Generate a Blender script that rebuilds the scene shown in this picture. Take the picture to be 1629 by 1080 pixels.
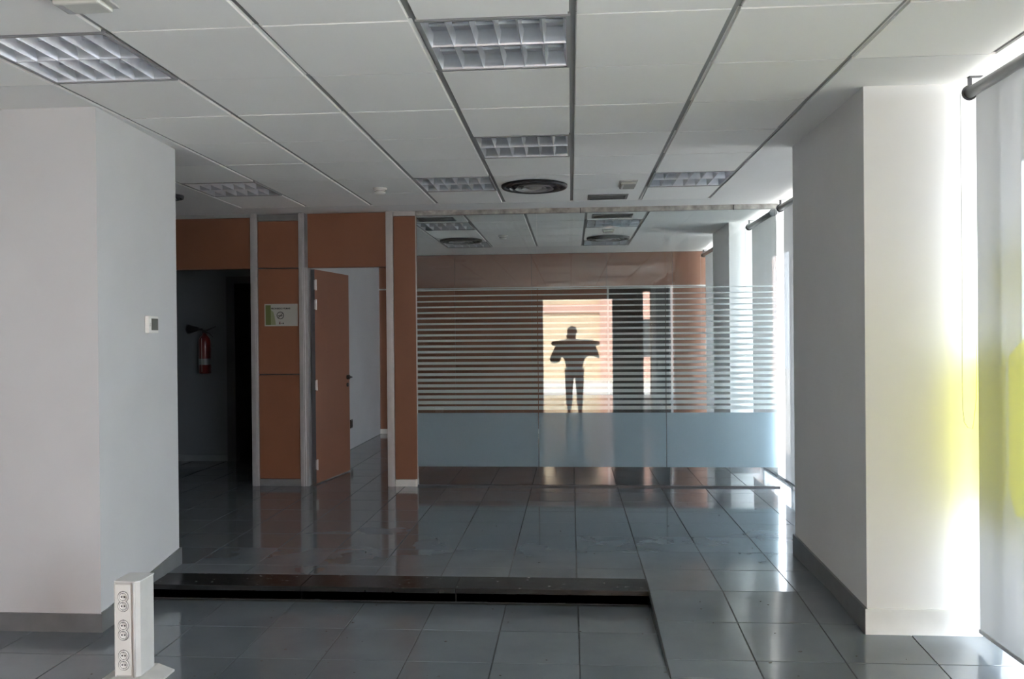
import bpy, bmesh, math, random
from mathutils import Vector, Matrix
random.seed(7)
for o in list(bpy.data.objects): bpy.data.objects.remove(o)
SC = bpy.context.scene
COL = SC.collection
# ------------------------------------------------------------------ camera
CZ, ZL, ZC = 1.4146, -0.081, 2.606
yaw, pitch, roll, F = 0.0725, -0.0041, -0.0090, 1290.4
cy_, sy_, cp_, sp_ = math.cos(yaw), math.sin(yaw), math.cos(pitch), math.sin(pitch)
fwd = Vector((-sy_*cp_, cy_*cp_, sp_)); right = Vector((cy_, sy_, 0)); up = right.cross(fwd)
r2 = right*math.cos(roll)+up*math.sin(roll); u2 = -right*math.sin(roll)+up*math.cos(roll)
cam = bpy.data.cameras.new('camera'); camo = bpy.data.objects.new('camera', cam); COL.objects.link(camo)
camo.matrix_world = Matrix(((r2.x, u2.x, -fwd.x, 0), (r2.y, u2.y, -fwd.y, 0), (r2.z, u2.z, -fwd.z, CZ), (0, 0, 0, 1)))
cam.sensor_width = 36; cam.lens = F*36/1629; cam.clip_start = 0.005; cam.clip_end = 200
SC.camera = camo
# ------------------------------------------------------------------ sky, sun, exposure
W = bpy.data.worlds.new('sky'); SC.world = W; W.use_nodes = True
bg = W.node_tree.nodes['Background']; bg.inputs[0].default_value = (0.80, 0.90, 1.0, 1); bg.inputs[1].default_value = 13.5
sun = bpy.data.lights.new('sun', 'SUN'); sun.energy = 34; sun.angle = 0.05; sun.color = (1, .9, .74)
suno = bpy.data.objects.new('sun', sun); COL.objects.link(suno)
suno.rotation_euler = Vector((-0.45, 0.75, 0.75)).to_track_quat('Z', 'Y').to_euler()
vs = SC.view_settings
vs.view_transform = 'Standard'; vs.look = 'None'; vs.gamma = 1; vs.use_curve_mapping = False; vs.exposure = 0.38
SC.cycles.max_bounces = 14; SC.cycles.diffuse_bounces = 7; SC.cycles.glossy_bounces = 5
SC.cycles.transparent_max_bounces = 32; SC.cycles.transmission_bounces = 8
SC.cycles.sample_clamp_indirect = 12

# ------------------------------------------------------------------ materials
MATS = {}
def mat(name, col, rough=.5, metal=0, noise=0, nscale=8, bump=0, bscale=60, rvar=0, objvar=0, coat=0, spec=.5):
    m = bpy.data.materials.new(name); m.use_nodes = True; MATS[name] = m
    nt = m.node_tree; b = nt.nodes['Principled BSDF']
    b.inputs['Base Color'].default_value = (*col, 1); b.inputs['Roughness'].default_value = rough
    b.inputs['Metallic'].default_value = metal; b.inputs['Specular IOR Level'].default_value = spec
    b.inputs['Coat Weight'].default_value = coat
    tc = nt.nodes.new('ShaderNodeTexCoord')
    cur = None
    if noise or rvar:
        n = nt.nodes.new('ShaderNodeTexNoise'); n.inputs['Scale'].default_value = nscale; n.inputs['Detail'].default_value = 6
        geo = nt.nodes.new('ShaderNodeNewGeometry'); nt.links.new(geo.outputs['Position'], n.inputs['Vector'])
    if noise or objvar:
        hsv = nt.nodes.new('ShaderNodeHueSaturation'); hsv.inputs['Color'].default_value = (*col, 1)
        acc = None
        if noise:
            mr = nt.nodes.new('ShaderNodeMapRange'); mr.inputs[1].default_value = .3; mr.inputs[2].default_value = .7
            mr.inputs[3].default_value = 1-noise; mr.inputs[4].default_value = 1+noise
            nt.links.new(n.outputs['Fac'], mr.inputs[0]); acc = mr.outputs[0]
        if objvar:
            oi = nt.nodes.new('ShaderNodeObjectInfo'); mo = nt.nodes.new('ShaderNodeMapRange')
            mo.inputs[3].default_value = 1-objvar; mo.inputs[4].default_value = 1+objvar
            nt.links.new(oi.outputs['Random'], mo.inputs[0])
            if acc is None: acc = mo.outputs[0]
            else:
                mm = nt.nodes.new('ShaderNodeMath'); mm.operation = 'MULTIPLY'
                nt.links.new(acc, mm.inputs[0]); nt.links.new(mo.outputs[0], mm.inputs[1]); acc = mm.outputs[0]
        nt.links.new(acc, hsv.inputs['Value']); nt.links.new(hsv.outputs[0], b.inputs['Base Color'])
    if rvar:
        mr = nt.nodes.new('ShaderNodeMapRange'); mr.inputs[1].default_value = .35; mr.inputs[2].default_value = .7
        mr.inputs[3].default_value = rough; mr.inputs[4].default_value = rough+rvar
        nt.links.new(n.outputs['Fac'], mr.inputs[0]); nt.links.new(mr.outputs[0], b.inputs['Roughness'])
    if bump:
        n2 = nt.nodes.new('ShaderNodeTexNoise'); n2.inputs['Scale'].default_value = bscale; n2.inputs['Detail'].default_value = 3
        g2 = nt.nodes.new('ShaderNodeNewGeometry'); nt.links.new(g2.outputs['Position'], n2.inputs['Vector'])
        bp = nt.nodes.new('ShaderNodeBump'); bp.inputs['Strength'].default_value = bump; bp.inputs['Distance'].default_value = .002
        nt.links.new(n2.outputs['Fac'], bp.inputs['Height']); nt.links.new(bp.outputs[0], b.inputs['Normal'])
    return m
def glassy(name, tint, base=.04, rough=0.0, dirt=0.0):
    """thin pane: see-through with Fresnel reflections that are the same from both sides"""
    m = bpy.data.materials.new(name); m.use_nodes = True; MATS[name] = m; nt = m.node_tree
    nt.nodes.remove(nt.nodes['Principled BSDF']); out = nt.nodes['Material Output']
    tr = nt.nodes.new('ShaderNodeBsdfTransparent'); tr.inputs[0].default_value = (*tint, 1)
    gl = nt.nodes.new('ShaderNodeBsdfGlossy'); gl.inputs['Roughness'].default_value = rough
    lw = nt.nodes.new('ShaderNodeLayerWeight'); lw.inputs[0].default_value = .5
    pw = nt.nodes.new('ShaderNodeMath'); pw.operation = 'POWER'; pw.inputs[1].default_value = 5; nt.links.new(lw.outputs['Facing'], pw.inputs[0])
    ma = nt.nodes.new('ShaderNodeMath'); ma.operation = 'MULTIPLY_ADD'; ma.inputs[1].default_value = .9; ma.inputs[2].default_value = base
    nt.links.new(pw.outputs[0], ma.inputs[0])
    mx = nt.nodes.new('ShaderNodeMixShader'); nt.links.new(ma.outputs[0], mx.inputs[0]); nt.links.new(tr.outputs[0], mx.inputs[1]); nt.links.new(gl.outputs[0], mx.inputs[2])
    last = mx.outputs[0]
    if dirt:
        df = nt.nodes.new('ShaderNodeBsdfDiffuse'); df.inputs[0].default_value = (.8, .8, .78, 1)
        m2 = nt.nodes.new('ShaderNodeMixShader'); m2.inputs[0].default_value = dirt
        nt.links.new(last, m2.inputs[1]); nt.links.new(df.outputs[0], m2.inputs[2]); last = m2.outputs[0]
    nt.links.new(last, out.inputs[0]); return m
def film(name, col, trans, transp, diff, gloss=.0, tcol=None):
    """mix of transparent, translucent and diffuse; weights"""
    m = bpy.data.materials.new(name); m.use_nodes = True; MATS[name] = m; nt = m.node_tree
    nt.nodes.remove(nt.nodes['Principled BSDF']); out = nt.nodes['Material Output']
    t = nt.nodes.new('ShaderNodeBsdfTransparent'); t.inputs[0].default_value = (*(tcol or (1, 1, 1)), 1)
    l = nt.nodes.new('ShaderNodeBsdfTranslucent'); l.inputs[0].default_value = (*col, 1)
    d = nt.nodes.new('ShaderNodeBsdfDiffuse'); d.inputs[0].default_value = (*col, 1)
    a = nt.nodes.new('ShaderNodeMixShader'); a.inputs[0].default_value = diff/(diff+trans)
    nt.links.new(l.outputs[0], a.inputs[1]); nt.links.new(d.outputs[0], a.inputs[2])
    b = nt.nodes.new('ShaderNodeMixShader'); b.inputs[0].default_value = (diff+trans)/(diff+trans+transp)
    nt.links.new(t.outputs[0], b.inputs[1]); nt.links.new(a.outputs[0], b.inputs[2]); last = b.outputs[0]
    if gloss:
        g = nt.nodes.new('ShaderNodeBsdfGlossy'); g.inputs['Roughness'].default_value = 0.02
        c = nt.nodes.new('ShaderNodeMixShader'); c.inputs[0].default_value = gloss
        nt.links.new(last, c.inputs[1]); nt.links.new(g.outputs[0], c.inputs[2]); last = c.outputs[0]
    nt.links.new(last, out.inputs[0]); return m
M_tile = mat('floor_tile', (.14, .158, .172), .09, noise=.10, nscale=3, rvar=.008, objvar=.08, bump=.008, bscale=9, spec=.6)
M_tile.node_tree.nodes['Principled BSDF'].inputs['IOR'].default_value = 1.85
M_grout = mat('grout', (.03, .03, .03), .8)
M_granite = mat('black_granite', (.012, .012, .012), .18, noise=.2, nscale=25, rvar=.10)
M_ceil = mat('ceiling_tile', (.88, .87, .84), .85, noise=.02, nscale=1.5, bump=.15, bscale=220, objvar=.015)
M_plas = mat('plaster', (.78, .775, .76), .8, noise=.02, nscale=2)
M_runner = mat('ceiling_runner', (.26, .26, .25), .5)
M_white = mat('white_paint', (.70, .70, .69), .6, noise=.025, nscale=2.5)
M_white_shaded = mat('white_paint_shaded', (.56, .56, .56), .6, noise=.025, nscale=2.5)  # white paint greyed for the left pillar; weaker light put into the colour
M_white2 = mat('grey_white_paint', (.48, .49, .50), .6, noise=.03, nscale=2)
M_base_dark = mat('grey_skirting', (.16, .165, .165), .35, noise=.1, nscale=10)
M_base_white = mat('white_skirting', (.68, .68, .66), .4, noise=.04, nscale=10)
M_orange = mat('orange_laminate', (.205, .085, .046), .42, noise=.05, nscale=3)
M_alu = mat('aluminium', (.48, .48, .48), .38, metal=.55, noise=.05, nscale=12)
M_alu2 = mat('worn_track', (.33, .32, .30), .55, metal=.2, noise=.45, nscale=14)
M_refl = mat('bright_reflector', (.92, .92, .95), .30, metal=.9, noise=.05, nscale=20, bump=.15, bscale=14)
M_lframe = mat('lamp_frame', (.30, .30, .30), .45)
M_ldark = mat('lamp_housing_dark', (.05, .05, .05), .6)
M_tube = mat('fluorescent_tube_off', (.75, .76, .78), .3)
M_dark = mat('dark_metal', (.045, .045, .05), .4)
M_black = mat('black_plastic', (.015, .015, .015), .35)
M_plastic = mat('white_plastic', (.56, .55, .52), .4, noise=.05, nscale=14)
M_soc = mat('socket_plastic', (.78, .77, .72), .3)
M_red = mat('extinguisher_red', (.10, .006, .006), .3)
M_chrome = mat('chrome', (.7, .7, .7), .2, metal=1)
M_lcd = mat('grey_screen', (.10, .11, .10), .2)
M_paper = mat('sign_paper', (.36, .36, .33), .3)
M_green = mat('sign_green', (.10, .13, .04), .3)
M_ink = mat('ink', (.02, .02, .02), .5)
M_clear = mat('clear_plastic', (.55, .55, .50), .15)
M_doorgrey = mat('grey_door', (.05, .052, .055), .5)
M_glass = glassy('partition_glass', (.91, .94, .94), .045, 0.0, .006)
M_wglass = glassy('window_glass', (.96, .96, .965), .04)
M_frost = film('frosted_film', (.72, .82, .87), .78, .17, .05, .012)
M_stripe = film('frosted_stripe_film', (.92, .95, .95), .40, .42, .50, .03)
M_blind = film('blind_fabric', (.32, .32, .318), .13, .060, .81)
M_vinyl = film('yellow_vinyl', (.86, .84, .30), .5, .45, .1, .0, (.91, .88, .42))
M_ground = mat('pavement', (.60, .58, .55), .9, noise=.1, nscale=3)
M_facade = mat('cream_facade', (.62, .50, .36), .9, noise=.08, nscale=1)
M_facade2 = mat('pink_facade', (.60, .38, .32), .9, noise=.08, nscale=1)
M_skin = mat('skin', (.45, .26, .18), .5)
M_jacket = mat('jacket_cloth', (.03, .032, .035), .85)
M_jeans = mat('trouser_cloth', (.02, .025, .04), .85)
M_hair = mat('hair', (.02, .014, .01), .6)

# ------------------------------------------------------------------ helpers
class MB:
    def __init__(s): s.bm = bmesh.new()
    def box(s, x0, x1, y0, y1, z0, z1, bevel=0):
        g = bmesh.ops.create_cube(s.bm, size=1)['verts']
        for v in g:
            v.co.x = x0 if v.co.x < 0 else x1; v.co.y = y0 if v.co.y < 0 else y1; v.co.z = z0 if v.co.z < 0 else z1
        if bevel:
            es = list({e for v in g for e in v.link_edges})
            bmesh.ops.bevel(s.bm, geom=es, offset=bevel, segments=2, affect='EDGES', profile=.5)
        return s
    def prism(s, pts, h0, h1, axis='z'):
        f = {'z': lambda a, b, h: (a, b, h), 'y': lambda a, b, h: (a, h, b), 'x': lambda a, b, h: (h, a, b)}[axis]
        lo = [s.bm.verts.new(f(a, b, h0)) for a, b in pts]; hi = [s.bm.verts.new(f(a, b, h1)) for a, b in pts]
        s.bm.faces.new(lo); s.bm.faces.new(hi[::-1]); n = len(pts)
        for i in range(n): s.bm.faces.new((lo[i], hi[i], hi[(i+1) % n], lo[(i+1) % n]))
        return s
    def lathe(s, prof, c=(0, 0, 0), axis='z', n=24, close=False):
        rings = []
        for r, h in prof:
            ring = []
            for k in range(n):
                a = 2*math.pi*k/n; p, q = r*math.cos(a), r*math.sin(a)
                v = {'z': (p, q, h), 'y': (p, h, q), 'x': (h, p, q)}[axis]
                ring.append(s.bm.verts.new(Vector(v)+Vector(c)))
            rings.append(ring)
        for a, b in zip(rings, rings[1:]):
            for k in range(n): s.bm.faces.new((a[k], a[(k+1) % n], b[(k+1) % n], b[k]))
        if close: s.bm.faces.new(rings[0][::-1]); s.bm.faces.new(rings[-1])
        return s
    def tube(s, pts, r, n=8, r1=None):
        pts = [Vector(p) for p in pts]; rings = []; m = len(pts)
        for i, p in enumerate(pts):
            d = (pts[min(i+1, m-1)]-pts[max(i-1, 0)]).normalized()
            a = d.orthogonal().normalized() if i == 0 else (a - d*a.dot(d)).normalized()
            b = d.cross(a); rr = r if r1 is None else r+(r1-r)*i/(m-1)
            rings.append([s.bm.verts.new(p+a*rr*math.cos(2*math.pi*k/n)+b*rr*math.sin(2*math.pi*k/n)) for k in range(n)])
        for a_, b_ in zip(rings, rings[1:]):
            for k in range(n): s.bm.faces.new((a_[k], a_[(k+1) % n], b_[(k+1) % n], b_[k]))
        s.bm.faces.new(rings[0][::-1]); s.bm.faces.new(rings[-1]); return s
    def build(s, name, m, parent=None, smooth=False, off=None):
        me = bpy.data.meshes.new(name); bmesh.ops.recalc_face_normals(s.bm, faces=s.bm.faces)
        s.bm.to_mesh(me); s.bm.free(); me.materials.append(m)
        if smooth:
            for p in me.polygons: p.use_smooth = True
        o = bpy.data.objects.new(name, me); COL.objects.link(o)
        if parent: o.parent = parent
        if off: o.location = off
        return o
def box(name, m, x0, x1, y0, y1, z0, z1, parent=None, bevel=0):
    return MB().box(x0, x1, y0, y1, z0, z1, bevel).build(name, m, parent)
def tag(o, label=None, cat=None, group=None, kind=None):
    if label: o['label'] = label
    if cat: o['category'] = cat
    if group: o['group'] = group
    if kind: o['kind'] = kind
    return o
def empty(name, loc=(0, 0, 0), label=None, cat=None, group=None, kind=None):
    o = bpy.data.objects.new(name, None); o.empty_display_size = .05; COL.objects.link(o); o.location = loc
    return tag(o, label, cat, group, kind)
KIDS = {}
def copy_tree(o, parent=None):
    c = o.copy(); COL.objects.link(c)
    if parent: c.parent = parent
    for ch in [k for k in bpy.data.objects if k.parent == o]: copy_tree(ch, c)
    return c
def inst(src_mesh, name, parent, loc, rot=None):
    o = bpy.data.objects.new(name, src_mesh); COL.objects.link(o); o.parent = parent; o.location = loc
    if rot: o.rotation_euler = rot
    return o

# ------------------------------------------------------------------ floor
SL = .0841; YN = 4.537; XE = .422
def tile_mesh(cache, w, d, h=.010, gap=.0022, ch=.0015):
    k = (round(w, 3), round(d, 3))
    if k in cache: return cache[k]
    bm = bmesh.new(); x, y = w/2-gap, d/2-gap
    lo = [bm.verts.new((sx*x, sy*y, -h)) for sx, sy in ((-1, -1), (1, -1), (1, 1), (-1, 1))]
    mi = [bm.verts.new((sx*x, sy*y, -ch)) for sx, sy in ((-1, -1), (1, -1), (1, 1), (-1, 1))]
    hi = [bm.verts.new((sx*(x-ch), sy*(y-ch), 0)) for sx, sy in ((-1, -1), (1, -1), (1, 1), (-1, 1))]
    for a, b in ((lo, mi), (mi, hi)):
        for i in range(4): bm.faces.new((a[i], a[(i+1) % 4], b[(i+1) % 4], b[i]))
    bm.faces.new(hi); me = bpy.data.meshes.new('floor_tile'); bm.to_mesh(me); bm.free(); me.materials.append(M_tile)
    cache[k] = me; return me
TC = {}
def cells(lo, hi, o, st):
    k = math.floor((lo-o)/st+1e-6); r = []
    while o+k*st < hi-1e-6:
        a, b = max(lo, o+k*st), min(hi, o+(k+1)*st)
        if b-a > .02: r.append((a, b))
        k += 1
    return r
def lay(parent, xs, ys, zf=lambda x, y: 0, rx=0, far=None, skip=None):
    bulk = bmesh.new(); nb = 0
    for x0, x1 in xs:
        for y0, y1 in ys:
            xc, yc = (x0+x1)/2, (y0+y1)/2
            if skip and skip(xc, yc): continue
            if far and far(xc, yc):
                me = tile_mesh(TC, x1-x0, y1-y0); t = bmesh.new(); t.from_mesh(me)
                bmesh.ops.translate(t, verts=t.verts, vec=(xc, yc, zf(xc, yc))); tm = bpy.data.meshes.new('t'); t.to_mesh(tm); t.free()
                bulk.from_mesh(tm); nb += 1
            else:
                me = tile_mesh(TC, x1-x0, (y1-y0)/math.cos(rx))
                inst(me, 'floor_tile', parent, (xc, yc, zf(xc, yc)+random.uniform(-.0003, .0003)), (rx, 0, 0))
    if nb:
        me = bpy.data.meshes.new('distant_floor_tiles'); bulk.to_mesh(me); me.materials.append(M_tile)
        o = bpy.data.objects.new('distant_floor_tiles', me); COL.objects.link(o); o.parent = parent; o['kind'] = 'stuff'
    bulk.free()
# upper floor
fu = tag(box('floor', M_grout, -5.6, 2.12, YN, 13.2, -.2, -.004), 'raised grey polished tile floor in front of and behind the glass partition', 'floor', None, 'structure')
lay(fu, cells(-5.5, XE, .022, .4), cells(4.745, 13.1, 4.937, .4), far=lambda x, y: y > 9.3 or x < -3.1)
lay(fu, cells(XE, 2.1, .022, .4), cells(YN, 13.1, 4.937, .4), far=lambda x, y: y > 9.3, skip=lambda x, y: x > 1.6 and 4.1 < y < 5.2)
# lower floor
fl = tag(box('floor', M_grout, -5.6, XE, -5.3, YN-.003, -.25, ZL-.004), 'lower grey tile floor in the foreground below the black step', 'floor', None, 'structure')
lx0, ly0 = .027, 4.493
lay(fl, cells(-4.6, XE-.001, lx0, .4), cells(-5.2, 4.50, ly0, .4), zf=lambda x, y: ZL, far=lambda x, y: y < 2.4 or x < -3.0)
# ramp
YB = YN-abs(ZL)/math.tan(SL)
rp = MB(); rp.prism([(YN, -.004), (YB, ZL-.004), (YB, -.25), (YN, -.25)], XE, 2.12, 'x')
ramp = tag(rp.build('floor', M_grout), 'grey tiled ramp sloping down beside the black step towards the right pillar', 'floor', None, 'structure')
ys = []; y = YN
while y > YB+.02:
    y2 = max(YB, y-.4*math.cos(SL)); ys.append((y2, y)); y = y2
lay(ramp, cells(XE, 2.1, .022, .4), ys, zf=lambda x, y: -(YN-y)*math.tan(SL), rx=SL)
box('edge_strip', M_granite, XE-.006, XE+.001, YB, YN, -.2, ZL+.0, ramp)
MB().prism([(YN, -.002), (YB, ZL-.002), (YN, ZL-.002)], XE-.008, XE, 'x').build('ramp_side', M_granite, ramp)
fr = tag(box('floor', M_grout, XE, 2.12, -5.3, YB, -.25, ZL-.004), 'grey tile floor at the foot of the ramp by the windows', 'floor', None, 'structure')
lay(fr, cells(XE, 2.1, .022, .4), cells(-5.2, YB, YB, .4), zf=lambda x, y: ZL, far=lambda x, y: y < 2.4)
# granite step nosing (slabs) and riser
st = empty('trim_1', (0, 0, 0), 'black granite step edge running across the room', 'step', None, 'structure')
xs = [-5.5, -4.6, -3.7, -2.44, -1.55, -.66, XE-.002]
for a, b in zip(xs, xs[1:]):
    MB().box(a+.0015, b-.0015, 4.515, 4.742, -.028, .001, .002).build('granite_slab', M_granite, st)
    MB().box(a+.0015, b-.0015, 4.537, 4.56, ZL, -.029).build('riser_slab', M_granite, st)

# ------------------------------------------------------------------ walls
def S(o, label, cat='wall'): return tag(o, label, cat, None, 'structure')
# left pillar: slightly skewed side
lp = S(MB().prism([(-5.5, 3.985), (-2.412, 3.985), (-2.468, 4.93), (-5.5, 4.93)], -.2, 2.7).build('wall_left', M_white_shaded), 'white left pillar wall beside the black step', 'pillar')
MB().prism([(-5.4, 3.973), (-2.400, 3.973), (-2.412, 3.985), (-5.4, 3.985)], ZL, .012).build('skirting', M_base_dark, lp)
MB().prism([(-2.400, 3.973), (-2.412, 3.985), (-2.4445, 4.537), (-2.4325, 4.537)], ZL, .02).build('skirting', M_base_dark, lp)
sk = MB(); sk.bm.free(); sk.bm = bmesh.new()
def hexa(bm, xy, z0s, z1s):
    lo = [bm.verts.new((x, y, z)) for (x, y), z in zip(xy, z0s)]; hi = [bm.verts.new((x, y, z)) for (x, y), z in zip(xy, z1s)]
    bm.faces.new(lo[::-1]); bm.faces.new(hi)
    for i in range(4): bm.faces.new((lo[i], lo[(i+1) % 4], hi[(i+1) % 4], hi[i]))
hexa(sk.bm, [(-2.400, 3.974), (-2.412, 3.986), (-2.469, 4.942), (-2.455, 4.942)], [ZL, ZL, .0, .0], [.014, .014, .104, .104])
sk.build('skirting', M_base_dark, lp)
box('skirting', M_base_dark, -5.4, -2.457, 4.93, 4.942, 0, .104, lp)
# right pillar
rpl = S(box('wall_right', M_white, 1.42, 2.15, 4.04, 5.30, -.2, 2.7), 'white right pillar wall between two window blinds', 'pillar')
sk = MB(); hexa(sk.bm, [(1.407, 4.028), (1.42, 4.028), (1.42, 5.312), (1.407, 5.312)], [-.06, -.06, 0, 0], [.081, .081, .132, .132])
sk.build('skirting', M_base_dark, rpl)
sk = MB(); sk.box(1.4075, 1.955, 4.0275, 4.04, -.07, .081, .002); sk.build('skirting', M_base_white, rpl)
# rear pillar
rr_ = S(box('wall_right', M_white, 1.69, 2.15, 8.80, 9.78, -.1, 2.7), 'white pillar on the window side of the room behind the glass', 'pillar')
box('skirting', M_base_dark, 1.68, 2.0, 8.789, 8.80, 0, .07, rr_)
# exterior right wall bits between windows
for a, b in ((1.46, 1.60), (-.86, -.70), (-5.3, -3.2), (7.52, 7.60), (11.7, 13.2)):
    S(box('wall_right', M_white, 2.0, 2.15, a, b, -.25, 2.7), 'white wall pier between the right side windows', 'wall')
# rear room
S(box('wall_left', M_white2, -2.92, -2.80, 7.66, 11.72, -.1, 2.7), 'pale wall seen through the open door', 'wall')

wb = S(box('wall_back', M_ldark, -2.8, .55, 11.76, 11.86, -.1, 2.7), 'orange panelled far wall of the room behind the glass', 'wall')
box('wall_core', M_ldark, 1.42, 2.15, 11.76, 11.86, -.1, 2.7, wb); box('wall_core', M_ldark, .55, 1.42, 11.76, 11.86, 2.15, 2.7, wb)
px = [-2.8, -1.68, -.56, .52]
for a, b in zip(px, px[1:]):
    box('panel', M_orange, a+.003, b-.003, 11.735, 11.762, .07, 2.105, wb); box('panel', M_orange, a+.003, b-.003, 11.735, 11.762, 2.125, 2.60, wb)
    box('skirting', M_base_white, a, b, 11.73, 11.762, 0, .068, wb)
box('panel', M_orange, .523, 1.45, 11.735, 11.762, 2.125, 2.60, wb)
box('panel', M_orange, 1.455, 2.02, 11.735, 11.762, .07, 2.105, wb); box('panel', M_orange, 1.455, 2.02, 11.735, 11.762, 2.125, 2.60, wb)
box('rail', M_alu, -2.8, 2.02, 11.728, 11.764, 2.106, 2.124, wb)
for x in (.522, 1.425): box('post', M_alu, x, x+.028, 11.725, 11.80, 0, 2.106, wb)
# dark room behind the far doorway
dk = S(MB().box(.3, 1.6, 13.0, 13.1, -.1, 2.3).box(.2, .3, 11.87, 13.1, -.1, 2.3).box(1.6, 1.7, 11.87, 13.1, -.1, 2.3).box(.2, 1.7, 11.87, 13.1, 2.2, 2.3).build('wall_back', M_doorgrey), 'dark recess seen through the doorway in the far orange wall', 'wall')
# corridor behind the left opening
M_corridor_shade = mat('corridor_shade_paint', (.12, .125, .13), .6)  # light blocked from the corridor is imitated by this dark wall colour
cw = S(box('wall_back', M_corridor_shade, -5.5, -3.965, 9.12, 9.22, -.1, 2.7), 'shade-darkened corridor wall that carries the fire extinguisher', 'wall')
box('wall_core', M_corridor_shade, -3.965, -2.92, 9.12, 9.22, 2.12, 2.7, cw)
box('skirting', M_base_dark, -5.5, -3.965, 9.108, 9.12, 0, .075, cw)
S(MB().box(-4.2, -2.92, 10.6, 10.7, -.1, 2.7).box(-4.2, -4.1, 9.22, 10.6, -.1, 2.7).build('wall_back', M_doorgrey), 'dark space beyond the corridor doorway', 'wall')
d2 = S(empty('door_2', (-3.96, 9.10, 0)), 'dark doorway at the end of the corridor', 'door')
box('jamb', M_doorgrey, 0, .10, -.012, .10, 0, 2.13, d2); box('jamb', M_doorgrey, .94, 1.04, -.012, .10, 0, 2.13, d2); box('door_head', M_doorgrey, .1, .94, -.012, .10, 2.05, 2.13, d2)
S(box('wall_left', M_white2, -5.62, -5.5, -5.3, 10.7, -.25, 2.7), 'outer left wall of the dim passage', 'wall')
S(box('wall_left', M_white, -4.7, -4.6, -5.3, 3.985, -.25, 2.7), 'white side wall left of the camera', 'wall')
S(MB().box(-5.6, 2.15, 13.2, 13.3, -.25, 2.7).build('wall_back', M_doorgrey), 'outermost back wall of the building', 'wall')
# front wall behind the camera with the street entrance (seen mirrored in the glass)
wf = S(MB().box(-5.6, -.72, -5.35, -5.2, -.25, 2.7).box(-.72, 1.06, -5.35, -5.2, 2.34, 2.7).box(1.06, 1.80, -5.35, -5.2, -.25, 2.7).box(1.80, 1.98, -5.35, -5.2, 2.5, 2.7).box(1.98, 2.15, -5.35, -5.2, -.25, 2.7).build('wall_front', M_orange),
       'dark front wall with the street entrance, mirrored in the glass', 'wall')
box('entrance_frame', M_dark, -.74, -.70, -5.37, -5.18, ZL, 2.36, wf); box('entrance_frame', M_dark, 1.04, 1.08, -5.37, -5.18, ZL, 2.36, wf); box('entrance_frame', M_dark, -.70, 1.04, -5.37, -5.18, 2.32, 2.36, wf)

# ------------------------------------------------------------------ orange and aluminium partition
YP = 7.60
pt = S(empty('wall_partition', (0, 0, 0)), 'orange laminate partition with grey aluminium posts and an open door', 'wall')
Y0, Y1 = YP-.012, YP+.07
def panel(x0, x1, z0, z1, y0=Y0, lab=None):
    o = MB().box(x0, x1, y0, Y1, z0, z1, .0015).build('panel', M_orange, pt)
    if lab: o['label'] = lab
def post(x0, x1, z1=ZC): 
    b = MB(); b.box(x0, x1, YP-.03, YP+.09, 0, z1, .002); b.box(x0+.3*(x1-x0), x1-.3*(x1-x0), YP-.034, YP-.029, 0, z1); return b.build('post', M_alu, pt)
panel(-5.5, -3.06, 2.085, 2.572)
post(-3.057, -2.992)
panel(-2.988, -2.588, 1.073, 2.078); panel(-2.988, -2.588, .068, 1.062); panel(-2.988, -2.588, 2.090, 2.535)
box('skirting', M_base_dark, -2.988, -2.588, YP-.016, YP+.07, 0, .064, pt)
for z in (1.0625, 2.079): box('joint_rail', M_dark, -2.988, -2.588, YP-.004, YP+.03, z, z+.010, pt)
box('head_rail', M_base_dark, -2.988, -2.588, YP-.014, YP+.07, 2.54, 2.60, pt)
post(-2.585, -2.528)
panel(-2.500, -1.742, 2.085, 2.600)
post(-1.740, -1.674)
panel(-1.670, -1.460, .068, 2.560)
box('skirting', M_base_white, -1.670, -1.46, YP-.016, YP+.07, 0, .064, pt)
box('skirting_end', M_soc, -1.475, -1.462, YP-.022, YP-.016, .0, .07, pt)
box('head_rail', M_alu, -5.5, -3.06, YP-.012, YP+.07, 2.575, ZC, pt); box('head_rail', M_alu, -1.670, -1.46, YP-.012, YP+.07, 2.563, ZC, pt)
# door frame and leaf
d1 = S(empty('door_1', (-2.508, YP+.03, 0)), 'orange door with dark lever handle standing open into the far room', 'door')
box('door_frame', M_alu, -.020, .006, -.055, .06, 0, 2.086, d1)
leafroot = MB(); leafroot.box(0, .80, -.02, .02, .012, 2.075, .002)
leaf = leafroot.build('leaf', M_orange, d1); leaf.location = (.035, .02, 0); leaf.rotation_euler = (0, 0, math.radians(82))
box('leaf_edge', M_dark, -.004, .001, -.019, .019, .014, 2.073, leaf)
for z0 in (1.88, 1.69, .915, .15):
    h = MB(); h.box(-.012, .010, -.036, -.018, z0, z0+.09, .002); h.tube([(-.004, -.034, z0-.006), (-.004, -.034, z0+.096)], .008)
    h.box(.008, .020, -.030, -.0205, z0+.045, z0+.09, .001); h.build('hinge', M_alu, leaf)
hd = MB(); hd.lathe([(.001, -.046), (.024, -.046), (.026, -.02), (.026, -.018)], (.745, 0, 1.0), 'y', 16)
hd.tube([(.745, -.03, 1.0), (.745, -.068, 1.0), (.735, -.075, 1.0), (.65, -.076, 1.0)], .0095)
hd.lathe([(.026, .018), (.026, .02), (.024, .046), (.001, .046)], (.745, 0, 1.0), 'y', 16)
hd.tube([(.745, .03, 1.0), (.745, .068, 1.0), (.735, .075, 1.0), (.65, .076, 1.0)], .0095); hd.build('handle', M_black, leaf, True)
MB().lathe([(.001, -.030), (.020, -.030), (.022, -.02), (.022, .02), (.020, .03), (.001, .03)], (.745, 0, .92), 'y', 16).build('lock_escutcheon', M_black, leaf)
box('latch_plate', M_chrome, .7995, .803, -.012, .012, .90, 1.08, leaf)

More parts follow.
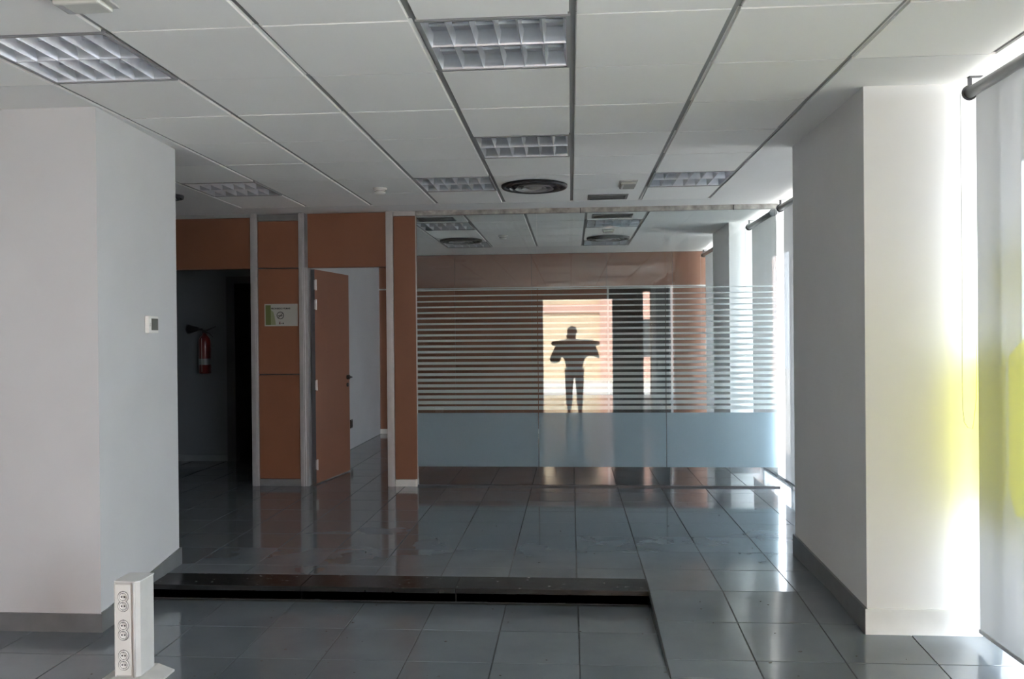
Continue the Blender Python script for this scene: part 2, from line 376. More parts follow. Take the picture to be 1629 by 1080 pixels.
# ------------------------------------------------------------------ glass partition
gp = empty('glass_partition', (-1.455, YP, 0), 'full height clear glass partition with frosted band and stripes', 'partition', None, 'thing')
GX = [-1.450, -.300, .886, 1.905]
for i, (a, b) in enumerate(zip(GX, GX[1:])):
    p = MB().box(a+.0015-GX[0]-.005, b-.0015-GX[0]-.005, 0, .010, .012, 2.57).build('glass_pane', M_glass, gp)
    a0, b0 = a-GX[0]-.0015, b-GX[0]-.0075
    box('frosted_band', M_frost, a0, b0, -.0012, -.0005, .188, .694, p)
    n = 22
    for k in range(n):
        z = .722+k*.0536; h = .0335-.022*k/(n-1)
        box('frosted_stripe', M_stripe, a0, b0, .0105, .0112, z, z+h, p)
box('floor_channel', M_dark, -.005, 3.36, -.008, .018, 0, .014, gp)
tr = MB(); tr.box(-.005, 3.36, -.018, .028, 2.562, ZC, .002).build('head_track', M_alu2, gp)
for x in (1.55, 2.95): box('track_clip', M_dark, x, x+.008, -.022, -.017, 2.555, 2.602, gp)
box('edge_profile', M_alu, -.008, -.001, -.008, .018, .0, 2.562, gp)

# ------------------------------------------------------------------ ceiling
slab = S(box('ceiling', M_ldark, -5.6, 2.9, -5.3, 13.3, 2.70, 2.95), 'structural slab above the suspended ceiling', 'ceiling')
ce = S(box('ceiling', M_runner, -5.55, 2.15, -5.25, 7.66, 2.672, 2.70), 'suspended ceiling of white tiles with recessed louvre lamps', 'ceiling')
GX0, GY0 = .0156, 3.024
def cx(i): return GX0+.6*i
def cyy(j): return GY0+.6*j
def cmesh(w, d, g=.017, gy=.005):
    bm = bmesh.new(); x, y = w/2-g, d/2-gy
    z0, z1 = 0, .010
    lo = [bm.verts.new((sx*x, sy*y, z0)) for sx, sy in ((-1, -1), (1, -1), (1, 1), (-1, 1))]
    hi = [bm.verts.new((sx*x, sy*y, z1)) for sx, sy in ((-1, -1), (1, -1), (1, 1), (-1, 1))]
    bm.faces.new(lo)
    for i in range(4): bm.faces.new((lo[i], lo[(i+1) % 4], hi[(i+1) % 4], hi[i]))
    hh = [bm.verts.new((sx*w/2*.99, sy*d/2*.995, z1+.0005)) for sx, sy in ((-1, -1), (1, -1), (1, 1), (-1, 1))]
    for i in range(4): bm.faces.new((hi[i], hi[(i+1) % 4], hh[(i+1) % 4], hh[i]))
    bmesh.ops.recalc_face_normals(bm, faces=bm.faces)
    me = bpy.data.meshes.new('ceiling_tile'); bm.to_mesh(me); bm.free(); me.materials.append(M_ceil); return me
CT = cmesh(.6, .6)
lamps = {(-1, 0), (-4, 0), (-1, 3), (-2, 5), (1, 5), (-5, 5)}
back_lamps = {(-1, -3), (-4, -3), (-1, -6), (1, -3), (1, -8), (-4, -8), (-1, -10)}
bulk = bmesh.new()
for i in range(-5, 3):
    for j in range(-13, 7):
        if (i, j) in lamps or (i, j) in back_lamps: continue
        if i == -5 and 1 <= j <= 3: continue
        if i == 2 and j >= 1: continue
        d = .6 if j < 6 else .63
        me = CT if j < 6 else CT
        if j >= -3: inst(me, 'ceiling_tile', ce, (cx(i)+.3, cyy(j)+.3, ZC+random.uniform(-.0012, .0008)))
        else:
            t = bmesh.new(); t.from_mesh(CT); bmesh.ops.translate(t, verts=t.verts, vec=(cx(i)+.3, cyy(j)+.3, ZC)); tm = bpy.data.meshes.new('t'); t.to_mesh(tm); t.free(); bulk.from_mesh(tm)
me = bpy.data.meshes.new('more_ceiling_tiles'); bulk.to_mesh(me); bulk.free(); me.materials.append(M_ceil)
o = bpy.data.objects.new('more_ceiling_tiles', me); COL.objects.link(o); o.parent = ce; o['kind'] = 'stuff'
yend = cyy(7)+.005
for i in range(-5, 4):
    x = cx(i)
    segs = [(-5.2, yend)]
    if i == -5: segs = [(-5.2, cyy(1)), (cyy(4), yend)]
    if i == 3: segs = [(-5.2, cyy(1))]
    for a, b in segs: box('runner', M_runner, x-.012, x+.012, a, b, ZC+.0095, ZC+.03, ce)
for a in ((-5.55, cx(-5)-.013, -5.2, 7.64), (cx(-5)-.012, cx(-4)-.013, cyy(1)+.003, cyy(4)-.003), (cx(2)+.013, 2.14, cyy(1)+.004, 7.64), (cx(3)+.013, 2.14, -5.2, cyy(1)+.001), (cx(-5)-.012, cx(2)+.012, yend, 7.64)):
    box('plaster_border', M_plas, a[0], a[1], a[2], a[3], ZC, ZC+.05, ce)
# rear room ceiling
ce2 = S(box('ceiling', M_runner, -5.55, 2.15, 7.66, 13.2, 2.672, 2.70), 'ceiling of the room behind the glass partition', 'ceiling')
RX0, RY0 = -1.64, 7.82
rl = {(0, 1), (3, 1), (0, 4), (3, 4)}
for i in range(4):
    for j in range(5):
        if (i, j) in rl: continue
        inst(CT, 'ceiling_tile', ce2, (RX0+.6*i+.3, RY0+.6*j+.3, ZC))
for i in range(5): box('runner', M_runner, RX0+.6*i-.012, RX0+.6*i+.012, RY0, RY0+3.0, ZC+.0095, ZC+.03, ce2)
for a in ((-5.55, RX0-.013, 7.66, 13.2), (RX0+2.413, 2.14, 7.66, 13.2), (RX0-.012, RX0+2.412, RY0+3.0, 13.2), (RX0-.012, RX0+2.412, 7.66, RY0)):
    box('plaster_border', M_plas, a[0], a[1], a[2], a[3], ZC, ZC+.05, ce2)

# ------------------------------------------------------------------ louvre lamps
def make_lamp():
    r = empty('ceiling_lamp', (0, 0, 0))
    fr = MB(); w = .293
    fr.box(-w, w, -w, -w+.016, 0, .020); fr.box(-w, w, w-.016, w, 0, .020); fr.box(-w, -w+.016, -w+.016, w-.016, 0, .020); fr.box(w-.016, w, -w+.016, w-.016, 0, .020)
    fr.build('frame', M_lframe, r)
    hs = MB(); hs.box(-w, w, -w, w, .062, .066); hs.box(-w, -w+.004, -w, w, .02, .063); hs.box(w-.004, w, -w, w, .02, .063); hs.box(-w, w, -w, -w+.004, .02, .063); hs.box(-w, w, w-.004, w, .02, .063)
    hs.build('housing', M_ldark, r)
    a = .277
    for c, hw in ((-a/2, a/2), (a/2, a/2)):
        # parabolic trough that runs along x, mirror finish
        m = MB(); N = 7; prev = None
        for sgn in (-1, 1):
            pts = []
            for k in range(N+1):
                t = k/N; pts.append((c+sgn*(hw-.002-(hw*.34)*t**1.4), .004+.050*t))
            for (y0, z0), (y1, z1) in zip(pts, pts[1:]):
                vs_ = [m.bm.verts.new(v) for v in ((-a, y0, z0), (a, y0, z0), (a, y1, z1), (-a, y1, z1))]; m.bm.faces.new(vs_)
        vs_ = [m.bm.verts.new(v) for v in ((-a, c-hw*.66, .0545), (a, c-hw*.66, .0545), (a, c+hw*.66, .0545), (-a, c+hw*.66, .0545))]; m.bm.faces.new(vs_)
        m.build('reflector', M_refl, r, True)
        MB().tube([(-a+.01, c, .044), (a-.01, c, .044)], .008, 10).build('fluorescent_tube', M_tube, r, True)
        for q in range(7):
            x = -a+2*a*q/6
            tw = .013
            b = MB(); b.prism([(x-.0012, .003), (x+.0012, .003), (x+tw, .046), (x-tw, .046)], c-hw+.004, c+hw-.004, 'y'); 
            b.build('cross_blade', M_refl, r)
    return r
L0 = make_lamp()
spots = [((cx(-1)+.3, cyy(0)+.3), 'louvre ceiling lamp nearest the top centre of the ceiling', 'main room louvre lamps'),
 ((cx(-4)+.3, cyy(0)+.3), 'louvre ceiling lamp above the white left pillar, with bright blue-white cells', 'main room louvre lamps'),
 ((cx(-1)+.3, cyy(3)+.3), 'louvre ceiling lamp in the middle row just before the round diffuser', 'main room louvre lamps'),
 ((cx(-2)+.3, cyy(5)+.3), 'louvre ceiling lamp to the left of the round diffuser', 'main room louvre lamps'),
 ((cx(1)+.3, cyy(5)+.3), 'louvre ceiling lamp near the right pillar, right of the small emergency light', 'main room louvre lamps'),
 ((cx(-5)+.3, cyy(5)+.3), 'louvre ceiling lamp above the dark passage on the left', 'main room louvre lamps'),
 ((RX0+.3, RY0+.9), 'louvre lamp behind the glass at its upper left, beside the dark slot', 'rear room louvre lamps'),
 ((RX0+2.1, RY0+.9), 'louvre lamp behind the glass right of centre, nearer one of two', 'rear room louvre lamps'),
 ((RX0+.3, RY0+2.7), 'dark louvre lamp behind the glass on the left, behind the round diffuser', 'rear room louvre lamps'),
 ((RX0+2.1, RY0+2.7), 'louvre lamp behind the glass right of centre, farther one of two', 'rear room louvre lamps')]
for k, (i, j) in enumerate(sorted(back_lamps)):
    spots.append(((cx(i)+.3, cyy(j)+.3), 'louvre ceiling lamp behind the camera, out of the picture, %s' % ('nearest left', 'over the entrance', 'nearest right', 'middle left', 'far left', 'middle right', 'far right')[k], 'louvre lamps behind the camera'))
for k, ((x, y), lab, grp) in enumerate(spots):
    o = L0 if k == 0 else copy_tree(L0)
    o.location = (x, y, ZC-.001); tag(o, lab, 'lamp', grp)

# round diffusers
def make_diff():
    r = empty('air_diffuser', (0, 0, 0))
    MB().lathe([(.262, .0), (.255, -.010), (.240, -.012), (.226, .0), (.222, .012), (.262, .012)], n=40).build('outer_ring', M_dark, r, True)
    MB().lathe([(.001, .0125), (.235, .0125), (.235, .0115), (.001, .0115)], n=40).build('backing', M_black, r)
    for q, R_ in enumerate((.200, .150, .100)):
        MB().lathe([(R_, -.016), (R_+.003, -.018), (R_-.030, .010), (R_-.034, .010), (R_, -.016)], n=40).build('cone_ring', M_lframe if q else M_dark, r, True)
    MB().lathe([(.001, -.018), (.040, -.016), (.058, -.008), (.062, .008)], n=32).build('centre_disc', M_alu, r, True)
    return r
D0 = make_diff()
for k, (x, y, lab) in enumerate(((-.278, 6.42, 'round grey air diffuser in the ceiling before the glass partition'), (-1.34, 9.93, 'round air diffuser behind the glass on the left side'), (.46, 9.93, 'round air diffuser behind the glass right of centre'),
                                 (-2.79, 3.52, 'round diffuser at the left picture edge above the pillar'), (-3.33, 6.5, 'round dark ceiling diffuser just right of the left pillar top'))):
    o = D0 if k == 0 else copy_tree(D0); o.location = (x, y, ZC-.0135 if k != 3 else ZC-.0135); 
    if k >= 3: o.scale = (.52, .52, 1)
    tag(o, lab, 'air vent')
def slot(x0, x1, y0, y1, lab):
    r = empty('slot_diffuser', ((x0+x1)/2, (y0+y1)/2, ZC), lab, 'air vent'); w, d = (x1-x0)/2, (y1-y0)/2
    MB().box(-w, w, -d, -d+.012, -.008, 0).box(-w, w, d-.012, d, -.008, 0).box(-w, -w+.02, -d+.012, d-.012, -.008, 0).box(w-.02, w, -d+.012, d-.012, -.008, 0).build('frame', M_base_dark, r)
    box('backing', M_lframe, -w+.02, w-.02, -d+.012, d-.012, -.002, 0, r)
    for q in range(4):
        yy = -d+.03+q*(2*d-.06)/3; MB().prism([(yy-.015, -.007), (yy-.012, -.007), (yy+.018, -.002), (yy+.015, -.002)], -w+.02, w-.02, 'x').build('vane', M_lframe, r)
slot(.155, .495, 6.90, 7.13, 'narrow grey slot diffuser in the ceiling before the glass partition')
slot(.22, .62, 8.02, 8.26, 'narrow slot diffuser behind the glass right of centre')
slot(-1.56, -1.16, 8.02, 8.26, 'dark slot diffuser behind the glass at its upper left corner')
def emlight(x, y, lab, w=.075, d=.075, rot=0):
    r = empty('emergency_light', (x, y, ZC), lab, 'lamp'); r.rotation_euler = (0, 0, rot)
    MB().box(-w, w, -d, d, -.008, 0, .002).build('base', M_plastic, r)
    MB().box(-w*.85, w*.85, -d*.8, d*.8, -.028, -.0085, .008).build('cover', M_clear, r)
    MB().box(-w*.7, -w*.5, -d*.6, d*.6, -.031, -.0283, .001).build('side_strip', M_alu, r)
emlight(.455, 6.42, 'small square emergency light on the ceiling right of the round diffuser', .07, .14)
emlight(-1.70, 2.74, 'long clear emergency light at the top left edge of the picture', .10, .060)
emlight(.43, 9.22, 'small emergency light on the ceiling behind the glass', .07, .08)
def smoke(x, y, lab):
    r = empty('smoke_detector', (x, y, ZC), lab, 'detector')
    MB().lathe([(.001, 0), (.056, 0), (.056, -.012), (.050, -.018), (.001, -.018)], n=28).build('base', M_plastic, r, False)
    MB().lathe([(.042, -.018), (.044, -.034), (.036, -.046), (.001, -.050)], n=28).build('sensor_head', M_soc, r, True)
    MB().lathe([(.0445, -.024), (.0445, -.029)], n=28).build('sensor_gap', M_dark, r)
smoke(-1.512, 6.40, 'white smoke detector on the ceiling above the open door')
smoke(-.79, 9.55, 'white smoke detector on the ceiling behind the glass')

# ------------------------------------------------------------------ windows and blinds
XW, XB = 2.06, 1.90
wins = [(1.60, 4.04, 'window with yellow vinyl beside the right pillar'), (5.30, 7.52, 'window beyond the right pillar, hidden by a blind'), (7.60, 8.80, 'first window behind the glass partition'), (9.78, 11.72, 'last window of the far room'),
        (-.70, 1.46, 'window beside the camera, out of the picture'), (-3.2, -.86, 'rearmost window behind the camera')]
for k, (a, b, lab) in enumerate(wins):
    w = S(empty('window_%d' % (k+1), (XW, a, 0)), lab, 'window'); L = b-a; zb = ZL if a < 3 else 0.0
    box('window_frame', M_alu, -.03, .03, 0, .05, zb, 2.62, w); box('window_frame', M_alu, -.03, .03, L-.05, L, zb, 2.62, w)
    box('window_frame', M_alu, -.03, .03, .05, L-.05, zb-.05, zb+.03, w); box('window_frame', M_alu, -.03, .03, .05, L-.05, 2.585, 2.70, w)
    n = 2 if L > 1.5 else 1
    for q in range(n):
        y0, y1 = .05+q*(L-.1)/n, .05+(q+1)*(L-.1)/n
        if q: box('mullion', M_alu, -.03, .03, y0-.022, y0+.022, zb+.03, 2.585, w)
        box('window_pane', M_wglass, -.004, .004, y0, y1, zb+.03, 2.585, w)
    box('outer_fill', M_base_dark, -.03, .08, 0, L, -.3, zb-.05, w)
# yellow vinyl lettering shapes on the first window
def vinyl(name, pts, y, z, parent):
    m = MB(); m.prism([(y+a, z+b) for a, b in pts], -.0062, -.0052, 'x'); return m.build(name, M_vinyl, parent)
w1 = bpy.data.objects['window_1']
def blobpts(ry, rz, k=18, q=1.0): return [(ry*math.copysign(abs(math.cos(2*math.pi*i/k))**q, math.cos(2*math.pi*i/k)), rz*math.copysign(abs(math.sin(2*math.pi*i/k))**q, math.sin(2*math.pi*i/k))) for i in range(k)]
vinyl('yellow_sticker', [(-.50, -.44), (.30, -.44), (.36, -.34), (.36, .30), (.20, .40), (.06, .42), (-.5, .42)], 2.02, 1.00, w1)
vinyl('yellow_sticker', blobpts(.12, .17), 2.06, 1.66, w1)
vinyl('yellow_sticker', blobpts(.26, .30), 1.65, 1.66, w1)
vinyl('yellow_sticker', blobpts(.40, .40, 20, .5), .75, 1.1, w1)
#('yellow_sticker', blobpts(.7, .45, 20, .4), 1.2, 1.1, w5)

def blind(a, b, zb, lab, chain_end=1, waves=0.0):
    r = empty('roller_blind', (XB, a, 0), lab, 'blind', 'roller blinds on the right wall'); L = b-a
    MB().tube([(-.028, .0, 2.535), (-.028, L, 2.535)], .026, 20).build('roller_tube', M_base_dark, r, True)
    for yy in (-.008, L+.001):
        m = MB(); m.lathe([(.001, yy), (.034, yy), (.036, yy+.002), (.036, yy+.006), (.001, yy+.006)], (-.028, 0, 2.535), 'y', 20)
        m.box(-.036, -.018, yy+.001, yy+.006, 2.56, ZC); m.box(-.04, .02, yy, yy+.030*(1 if yy < 0 else -1)+.006, ZC-.004, ZC+.0); m.build('bracket', M_dark, r)
    N = int(L/.06)+2; bm = bmesh.new(); rows = 14; gr = []
    for j in range(rows+1):
        z = 2.535+(zb-2.535)*j/rows
        gr.append([bm.verts.new((.0015*math.sin(9*(i*L/N))*(j/rows)+waves*math.sin(3.1*i*L/N+1)*(j/rows), i*L/N, z)) for i in range(N+1)])
    for j in range(rows):
        for i in range(N): bm.faces.new((gr[j][i], gr[j+1][i], gr[j+1][i+1], gr[j][i+1]))
    me = bpy.data.meshes.new('fabric'); bm.to_mesh(me); bm.free(); me.materials.append(M_blind)
    for p in me.polygons: p.use_smooth = True
    o = bpy.data.objects.new('fabric', me); COL.objects.link(o); o.parent = r
    MB().box(-.005, .005, 0, L, zb-.018, zb, .002).build('bottom_bar', M_lframe, r)
    ye = L+.012 if chain_end else -.012
    zc = 1.0; ch = MB(); ch.tube([(-.066, ye, 2.535), (-.064, ye, 1.9), (-.066, ye, 1.3), (-.064, ye+.002, 1.06), (-.056, ye+.004, .99), (-.04, ye+.004, .965), (-.02, ye, .96), (-.004, ye-.004, 1.1), (.006, ye, 1.9), (.006, ye, 2.535)], .0016, 5)
    ch.build('pull_chain', M_alu, r); return r
blind(1.72, 3.945, .022, 'grey roller blind glowing yellow at the right picture edge')
blind(5.42, 7.39, .12, 'grey roller blind between the right pillar and the glass partition')
blind(7.655, 8.66, .10, 'grey roller blind just behind the glass partition')
blind(9.95, 11.6, .10, 'farthest roller blind, beside the orange back wall')
blind(-.60, 1.62, 2.40, 'roller blind beside the camera, out of the picture')
blind(-3.1, -.74, .022, 'rearmost roller blind behind the camera')

# ------------------------------------------------------------------ wall fittings
t = empty('thermostat', (-2.443, 4.558, 1.50), 'small white thermostat with grey screen on the left pillar', 'thermostat')
MB().box(-.002, .022, -.062, .062, -.050, .050, .004).build('case', M_soc, t)
MB().box(.0215, .0245, -.030, .052, -.032, .036, .001).build('screen', M_lcd, t)
MB().box(.0215, .0255, -.054, -.040, -.01, .010, .001).build('button', M_plastic, t)
t.rotation_euler = (0, 0, math.radians(3.4))
o = empty('wall_socket', (-2.80, 10.14, .318), 'small black socket low on the pale wall behind the open door', 'socket')
MB().box(0, .012, -.045, .045, -.055, .055, .004).build('cover', M_black, o); MB().box(.0118, .014, -.028, .028, -.04, .04, .002).build('insert', M_lcd, o)
# sign
sg = empty('notice_sign', (-2.764, YP-.015, 1.637), 'small notice with no-smoking symbol on the narrow orange panel', 'sign')
MB().box(-.162, .162, -.004, .0005, -.106, .106, .001).build('plate', M_paper, sg)
MB().box(-.151, -.100, -.0048, -.0038, -.095, .095).build('green_print', M_green, sg)
MB().prism([(-.100, -.095), (-.050, -.095), (-.062, -.02), (-.075, .03), (-.100, .05)], -.0046, -.0038, 'y').build('green_print', mat('sign_pale_green', (.22, .25, .14), .3), sg)
def text(body, size, x, z, parent, m, y=-.0048):
    c = bpy.data.curves.new('lettering', 'FONT'); c.body = body; c.size = size; c.align_x = 'CENTER'; c.align_y = 'CENTER'; c.extrude = .0003; c.offset = size*.03
    c.materials.append(m); t0 = bpy.data.objects.new('lettering', c); COL.objects.link(t0); me = bpy.data.meshes.new_from_object(t0.evaluated_get(bpy.context.evaluated_depsgraph_get())); bpy.data.objects.remove(t0); o = bpy.data.objects.new('lettering', me); COL.objects.link(o); o.parent = parent; o.location = (x, y, z); o.rotation_euler = (math.pi/2, 0, 0)
text('PROHIBIDO FUMAR', .0215, -.002, .061, sg, M_ink)
ring = MB(); N = 28
for i in range(N):
    a0, a1 = 2*math.pi*i/N, 2*math.pi*(i+1)/N
    v = [ring.bm.verts.new((R_*math.cos(a), -.0052, R_*math.sin(a))) for a, R_ in ((a0, .036), (a1, .036), (a1, .0295), (a0, .0295))]; ring.bm.faces.new(v)
rg = ring.build('no_smoking_ring', M_ink, sg); rg.location = (-.006, 0, -.004)
sm = MB(); sm.box(-.026, .022, -.0052, -.0044, -.0075, -.0005); 
for s0 in (0, 1):
    sm.tube([(.006-.012*s0, -.0048, .003), (.010-.012*s0, -.0048, .010), (.004-.012*s0, -.0048, .015), (.008-.012*s0, -.0048, .021)], .0014, 5)
o = sm.build('cigarette_print', M_ink, sg); o.location = (-.006, 0, -.004)
MB().prism([(-.022, -.022), (-.018, -.026), (.026, .018), (.022, .022)], -.0053, -.0045, 'y').build('slash_print', M_ink, sg).location = (-.006, 0, -.004)
MB().prism([(-.020, -.088), (-.004, -.088), (-.008, -.07), (-.012, -.058), (-.017, -.072)], -.0050, -.0042, 'y').build('emblem_print', mat('sign_maroon', (.12, .03, .04), .4), sg)
MB().box(.002, .012, -.0050, -.0042, -.082, -.078).box(.016, .026, -.0050, -.0042, -.086, -.074).build('emblem_print', M_ink, sg)
# fire extinguisher
fe = empty('fire_extinguisher', (-4.172, 8.985, 1.02), 'dark red fire extinguisher with black horn on the corridor wall', 'fire extinguisher')
MB().lathe([(.001, 0), (.058, 0), (.066, .008), (.066, .36), (.060, .395), (.040, .425), (.024, .440), (.022, .465), (.001, .465)], n=28).build('cylinder', M_red, fe, True)
MB().lathe([(.0668, .10), (.0668, .17)], n=28).build('label_band', M_base_dark, fe, True)
MB().box(-.020, .020, -.02, .02, .455, .500, .004).tube([(0, 0, .49), (.05, -.005, .50), (.135, -.01, .535)], .010, 8, .006).tube([(.01, 0, .47), (.06, -.005, .455), (.105, -.01, .41)], .009, 8, .006).build('valve', M_black, fe)
MB().tube([(-.015, -.01, .50), (-.06, -.02, .505)], .014, 10).lathe([(.018, -.055), (.030, -.09), (.052, -.165), (.056, -.185), (.050, -.184), (.026, -.09)], (0, -.02, .508), 'x', 20).build('horn', M_black, fe, True)
MB().box(-.03, .03, .05, .135, .30, .34).build('wall_bracket', M_dark, fe)
MB().tube([(-.002, -.072, .02), (-.002, -.072, .40)], .0018, 6).build('pin_cord', M_plastic, fe)

# ------------------------------------------------------------------ socket column
sc = empty('socket_column', (-1.93, 3.445, ZL), 'white floor power column with six round sockets at lower left', 'power column', None, 'thing')
H = .368-ZL
b = MB(); b.prism([(-.056, -.060), (.024, -.060), (.030, -.066), (.040, -.066), (.054, -.052), (.054, .060), (-.056, .060)], .030, H-.006, 'z'); b.build('body', M_plastic, sc)
b = MB(); b.prism([(-.0585, -.0625), (.040, -.0685), (.0565, -.054), (.0565, .0625), (-.0585, .0625)], H-.006, H, 'z'); b.build('cap', M_base_white, sc)
MB().box(-.053, .018, -.0635, -.060, .04, H-.016, .001).build('front_panel', M_soc, sc)
MB().box(-.0565, -.052, -.066, -.059, .032, H-.010, .001).build('side_rail', M_plastic, sc)
MB().tube([(.033, -.066, .034), (.033, -.066, H-.008)], .006, 10).build('side_rail', M_plastic, sc, True)
for z in (.085, .125, .215, .255, .340, .380):
    s_ = MB(); s_.lathe([(.0225, -.0640), (.0225, -.0665), (.0190, -.0672), (.0175, -.0640), (.001, -.0636)], (-.017, 0, z), 'y', 24)
    so = s_.build('socket', M_soc, sc, True)
    MB().lathe([(.0250, -.0637), (.0228, -.0641), (.0226, -.0637), (.0188, -.0643), (.0160, -.0642)], (-.017, 0, z), 'y', 24).build('socket_rim_and_shadow', M_dark, so)  # dark rim plus an outer ring painted as the socket's shadow
    MB().box(-.0265, -.0205, -.0650, -.0636, z-.003, z+.003).box(-.0135, -.0075, -.0650, -.0636, z-.003, z+.003).build('pin_holes', M_black, so)
    MB().box(-.019, -.015, -.0675, -.0645, z+.0135, z+.0175).box(-.019, -.015, -.0675, -.0645, z-.0175, z-.0135).build('earth_clip', M_chrome, so)
for z in (.147, .277, .402): MB().lathe([(.0045, -.0641), (.0005, -.0643)], (-.017, 0, z), 'y', 10).build('screw', M_ink, sc)
b = MB(); b.prism([(-.135, .0), (.135, .0), (.135, .008), (.062, .034), (-.062, .034), (-.135, .008)], -.100, .085, 'y'); b.build('foot_plate', M_plastic, sc)

# ------------------------------------------------------------------ floor debris
db = bmesh.new()
for k in range(150):
    x = random.uniform(-2.2, 1.85); y = random.uniform(3.4, 8.6) if k % 3 else random.uniform(3.4, 4.5)
    if x > 1.38 and 3.95 < y < 5.4: continue
    if x > XE and y < YN: z = -(YN-y)*math.tan(SL) if y > YB else ZL
    else: z = ZL if y < 4.50 else .001
    s_ = random.uniform(.002, .008); a = random.uniform(0, 6.28)
    p = [Vector((x+s_*math.cos(a+t_)*random.uniform(.3, 1.5), y+s_*math.sin(a+t_)*random.uniform(.3, 1), z+.0006)) for t_ in (0, 1.5, 3, 4.5)]
    q = [v+Vector((0, 0, .002)) for v in p]
    vv = [db.verts.new(v) for v in p+q]
    db.faces.new(vv[4:]); 
    for i in range(4): db.faces.new((vv[i], vv[(i+1) % 4], vv[4+(i+1) % 4], vv[4+i]))
me = bpy.data.meshes.new('floor_crumbs'); db.to_mesh(me); db.free(); me.materials.append(mat('crumbs', (.06, .055, .05), .9))
o = bpy.data.objects.new('floor_crumbs', me); COL.objects.link(o); tag(o, 'tiny crumbs and flakes scattered over the grey tiles', 'debris', None, 'stuff')

# ------------------------------------------------------------------ street outside
S(box('ground', M_ground, -40, 40, -40, 40, -.45, -.30), 'pavement outside the windows', 'ground')
S(box('canopy', mat('canopy_concrete', (.22, .22, .21), .9), 2.15, 3.3, -5.3, 13.3, 2.66, 2.95), 'concrete canopy above the windows outside', 'canopy')
bd = S(empty('building', (0, -16, -.3)), 'sunlit cream and pink buildings across the street, mirrored in the glass', 'building')
box('wall', M_facade, -9, 1.1, -3, 0, 0, 7, bd); box('wall', M_facade2, 1.1, 9, -3, .3, 0, 6, bd); box('string_course', M_facade2, -9, 1.1, 0, .1, 2.6, 2.9, bd)
for x in (-4, -2, 0):
    f_ = box('window', M_dark, x-.4, x+.4, -.02, .03, 3.6, 5.0, bd); box('pane', M_wglass, x-.36, x+.36, .031, .04, 3.65, 4.95, f_)
box('window', M_doorgrey, 2.2, 3.2, .28, .33, .9, 2.3, bd)

# ------------------------------------------------------------------ photographer behind the camera (seen mirrored in the glass)
pr = empty('person', (.06, -.36, ZL), 'photographer in dark clothes holding up a phone, mirrored in the glass', 'person')
pr.scale = (.93, .93, .93)
def skin(name, joints, edges, m, parent, root=0, sub=2):
    me = bpy.data.meshes.new(name); me.from_pydata([j[:3] for j in joints], edges, []); me.materials.append(m)
    o = bpy.data.objects.new(name, me); COL.objects.link(o); o.parent = parent
    md = o.modifiers.new('skin', 'SKIN'); md.use_smooth_shade = True
    for i, j in enumerate(joints):
        sv = me.skin_vertices[0].data[i]; r = j[3]; sv.radius = (r, r) if not isinstance(r, tuple) else r; sv.use_root = (i == root)
    s_ = o.modifiers.new('sub', 'SUBSURF'); s_.levels = sub; s_.render_levels = sub
    return o
px_ = -.07   # head offset
J = [(0, 0, .93, .12), (0, 0, 1.12, .115), (0, 0, 1.32, .13), (-.01, .01, 1.45, .07), (-.03, .03, 1.53, .055), (-.04, .05, 1.62, .085), (-.04, .055, 1.69, .075)]
E_ = [(0, 1), (1, 2), (2, 3), (3, 4), (4, 5), (5, 6)]
def limb(lst, start):
    p = start
    for q in lst: J.append(q); E_.append((p, len(J)-1)); p = len(J)-1
limb([(-.10, 0, .86, .09), (-.11, .02, .48, .055), (-.11, 0, .09, .038), (-.12, .12, .045, .032)], 0)
limb([(.10, 0, .86, .09), (.11, .02, .48, .055), (.11, 0, .09, .038), (.12, .12, .045, .032)], 0)
limb([(-.19, 0, 1.40, .055), (-.46, .10, 1.45, .042), (-.17, .26, 1.50, .030), (-.145, .305, 1.53, .026)], 2)
limb([(.19, 0, 1.40, .055), (.52, .10, 1.45, .042), (.09, .26, 1.50, .030), (.035, .305, 1.53, .026)], 2)
skin('body', J, E_, M_skin, pr)
skin('jacket', [(0, 0, .80, .19), (0, 0, 1.12, .19), (0, 0, 1.32, .19), (-.01, .0, 1.46, .085), (-.20, 0, 1.36, .15), (-.42, .09, 1.34, .16), (-.20, .25, 1.49, .05), (.20, 0, 1.36, .15), (.53, .09, 1.36, .17), (.13, .25, 1.49, .05), (-.37, .06, 1.04, .11), (.47, .06, 1.14, .12)],
     [(0, 1), (1, 2), (2, 3), (2, 4), (4, 5), (5, 6), (2, 7), (7, 8), (8, 9), (5, 10), (8, 11)], M_jacket, pr)
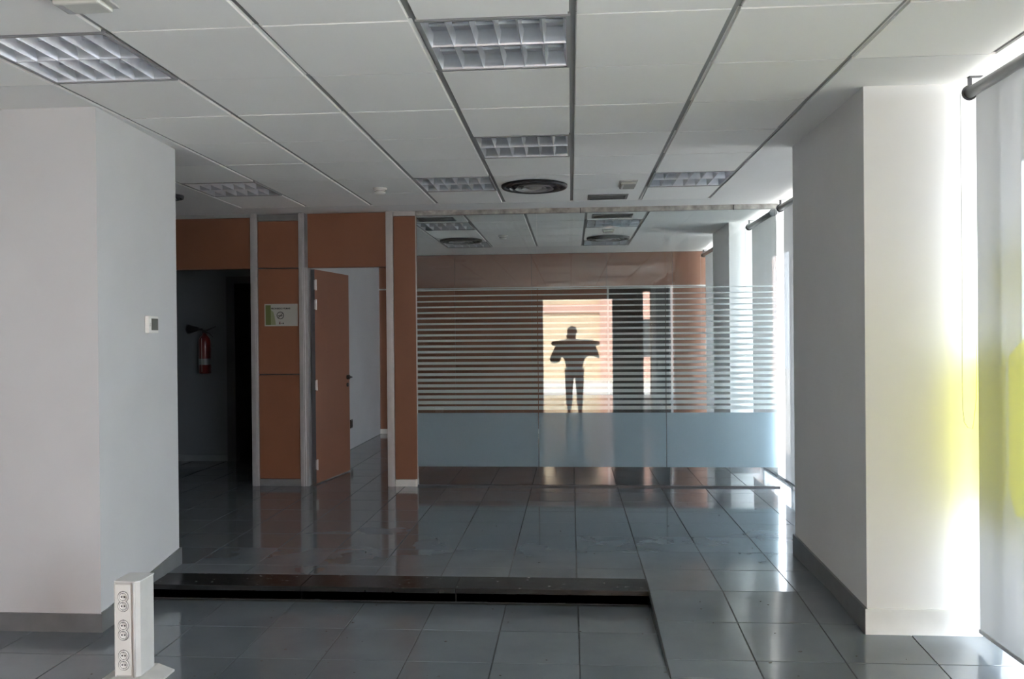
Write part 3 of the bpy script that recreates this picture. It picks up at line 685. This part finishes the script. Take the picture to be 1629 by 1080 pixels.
skin('trousers', [(0, 0, .93, .145), (-.10, 0, .84, .11), (-.11, .02, .48, .08), (-.11, 0, .10, .06), (.10, 0, .84, .11), (.11, .02, .48, .08), (.11, 0, .10, .06)], [(0, 1), (1, 2), (2, 3), (0, 4), (4, 5), (5, 6)], M_jeans, pr)
for sx in (-1, 1):
    skin('shoe', [(sx*.11, -.03, .05, .045), (sx*.115, .06, .042, .044), (sx*.12, .16, .034, .034)], [(0, 1), (1, 2)], M_black, pr)
h = MB(); bmesh.ops.create_uvsphere(h.bm, u_segments=20, v_segments=12, radius=.105)
for v in h.bm.verts: v.co.z = v.co.z*1.1 if v.co.z > -.02 else v.co.z*.6; v.co.y = v.co.y*1.05-.022
h.build('hair', M_hair, pr, True).location = (-.04, .045, 1.69)
nz = MB(); nz.prism([(-.012, 0), (.012, 0), (0, .022)], 1.60, 1.645, 'z'); nz.build('nose', M_skin, pr).location = (-.04, .128, 0)
for sx in (-1, 1): 
    e = MB(); bmesh.ops.create_uvsphere(e.bm, u_segments=10, v_segments=6, radius=.010); e.build('eye', M_ink, pr).location = (-.04+sx*.03, .128, 1.65)
for sx, bx_ in ((-1, -.145), (1, .035)):
    hx = bx_+.055; 
    for q in range(4):
        z = 1.50+q*.02; ln = (.9, 1.05, 1, .8)[q]
        skin('finger', [(bx_, .300, 1.525, .010), (bx_-sx*.012, .325, z, .0085), (bx_-sx*.03*ln, .322, z, .008), (bx_-sx*.052*ln, .315, z+.002, .007)], [(0, 1), (1, 2), (2, 3)], M_skin, pr, 0, 1)
    skin('thumb', [(bx_, .290, 1.505, .012), (bx_-sx*.02, .292, 1.495, .010), (bx_-sx*.045, .298, 1.507, .0085)], [(0, 1), (1, 2)], M_skin, pr, 0, 1)
ph = empty('phone', (-.005, -.045, 1.405), 'dark phone held up by the photographer, mirrored in the glass', 'phone')
MB().box(-.076, .076, 0, .008, -.037, .037, .003).build('case', M_black, ph); MB().box(-.070, .070, -.0008, .0004, -.033, .033).build('screen', M_lcd, ph)
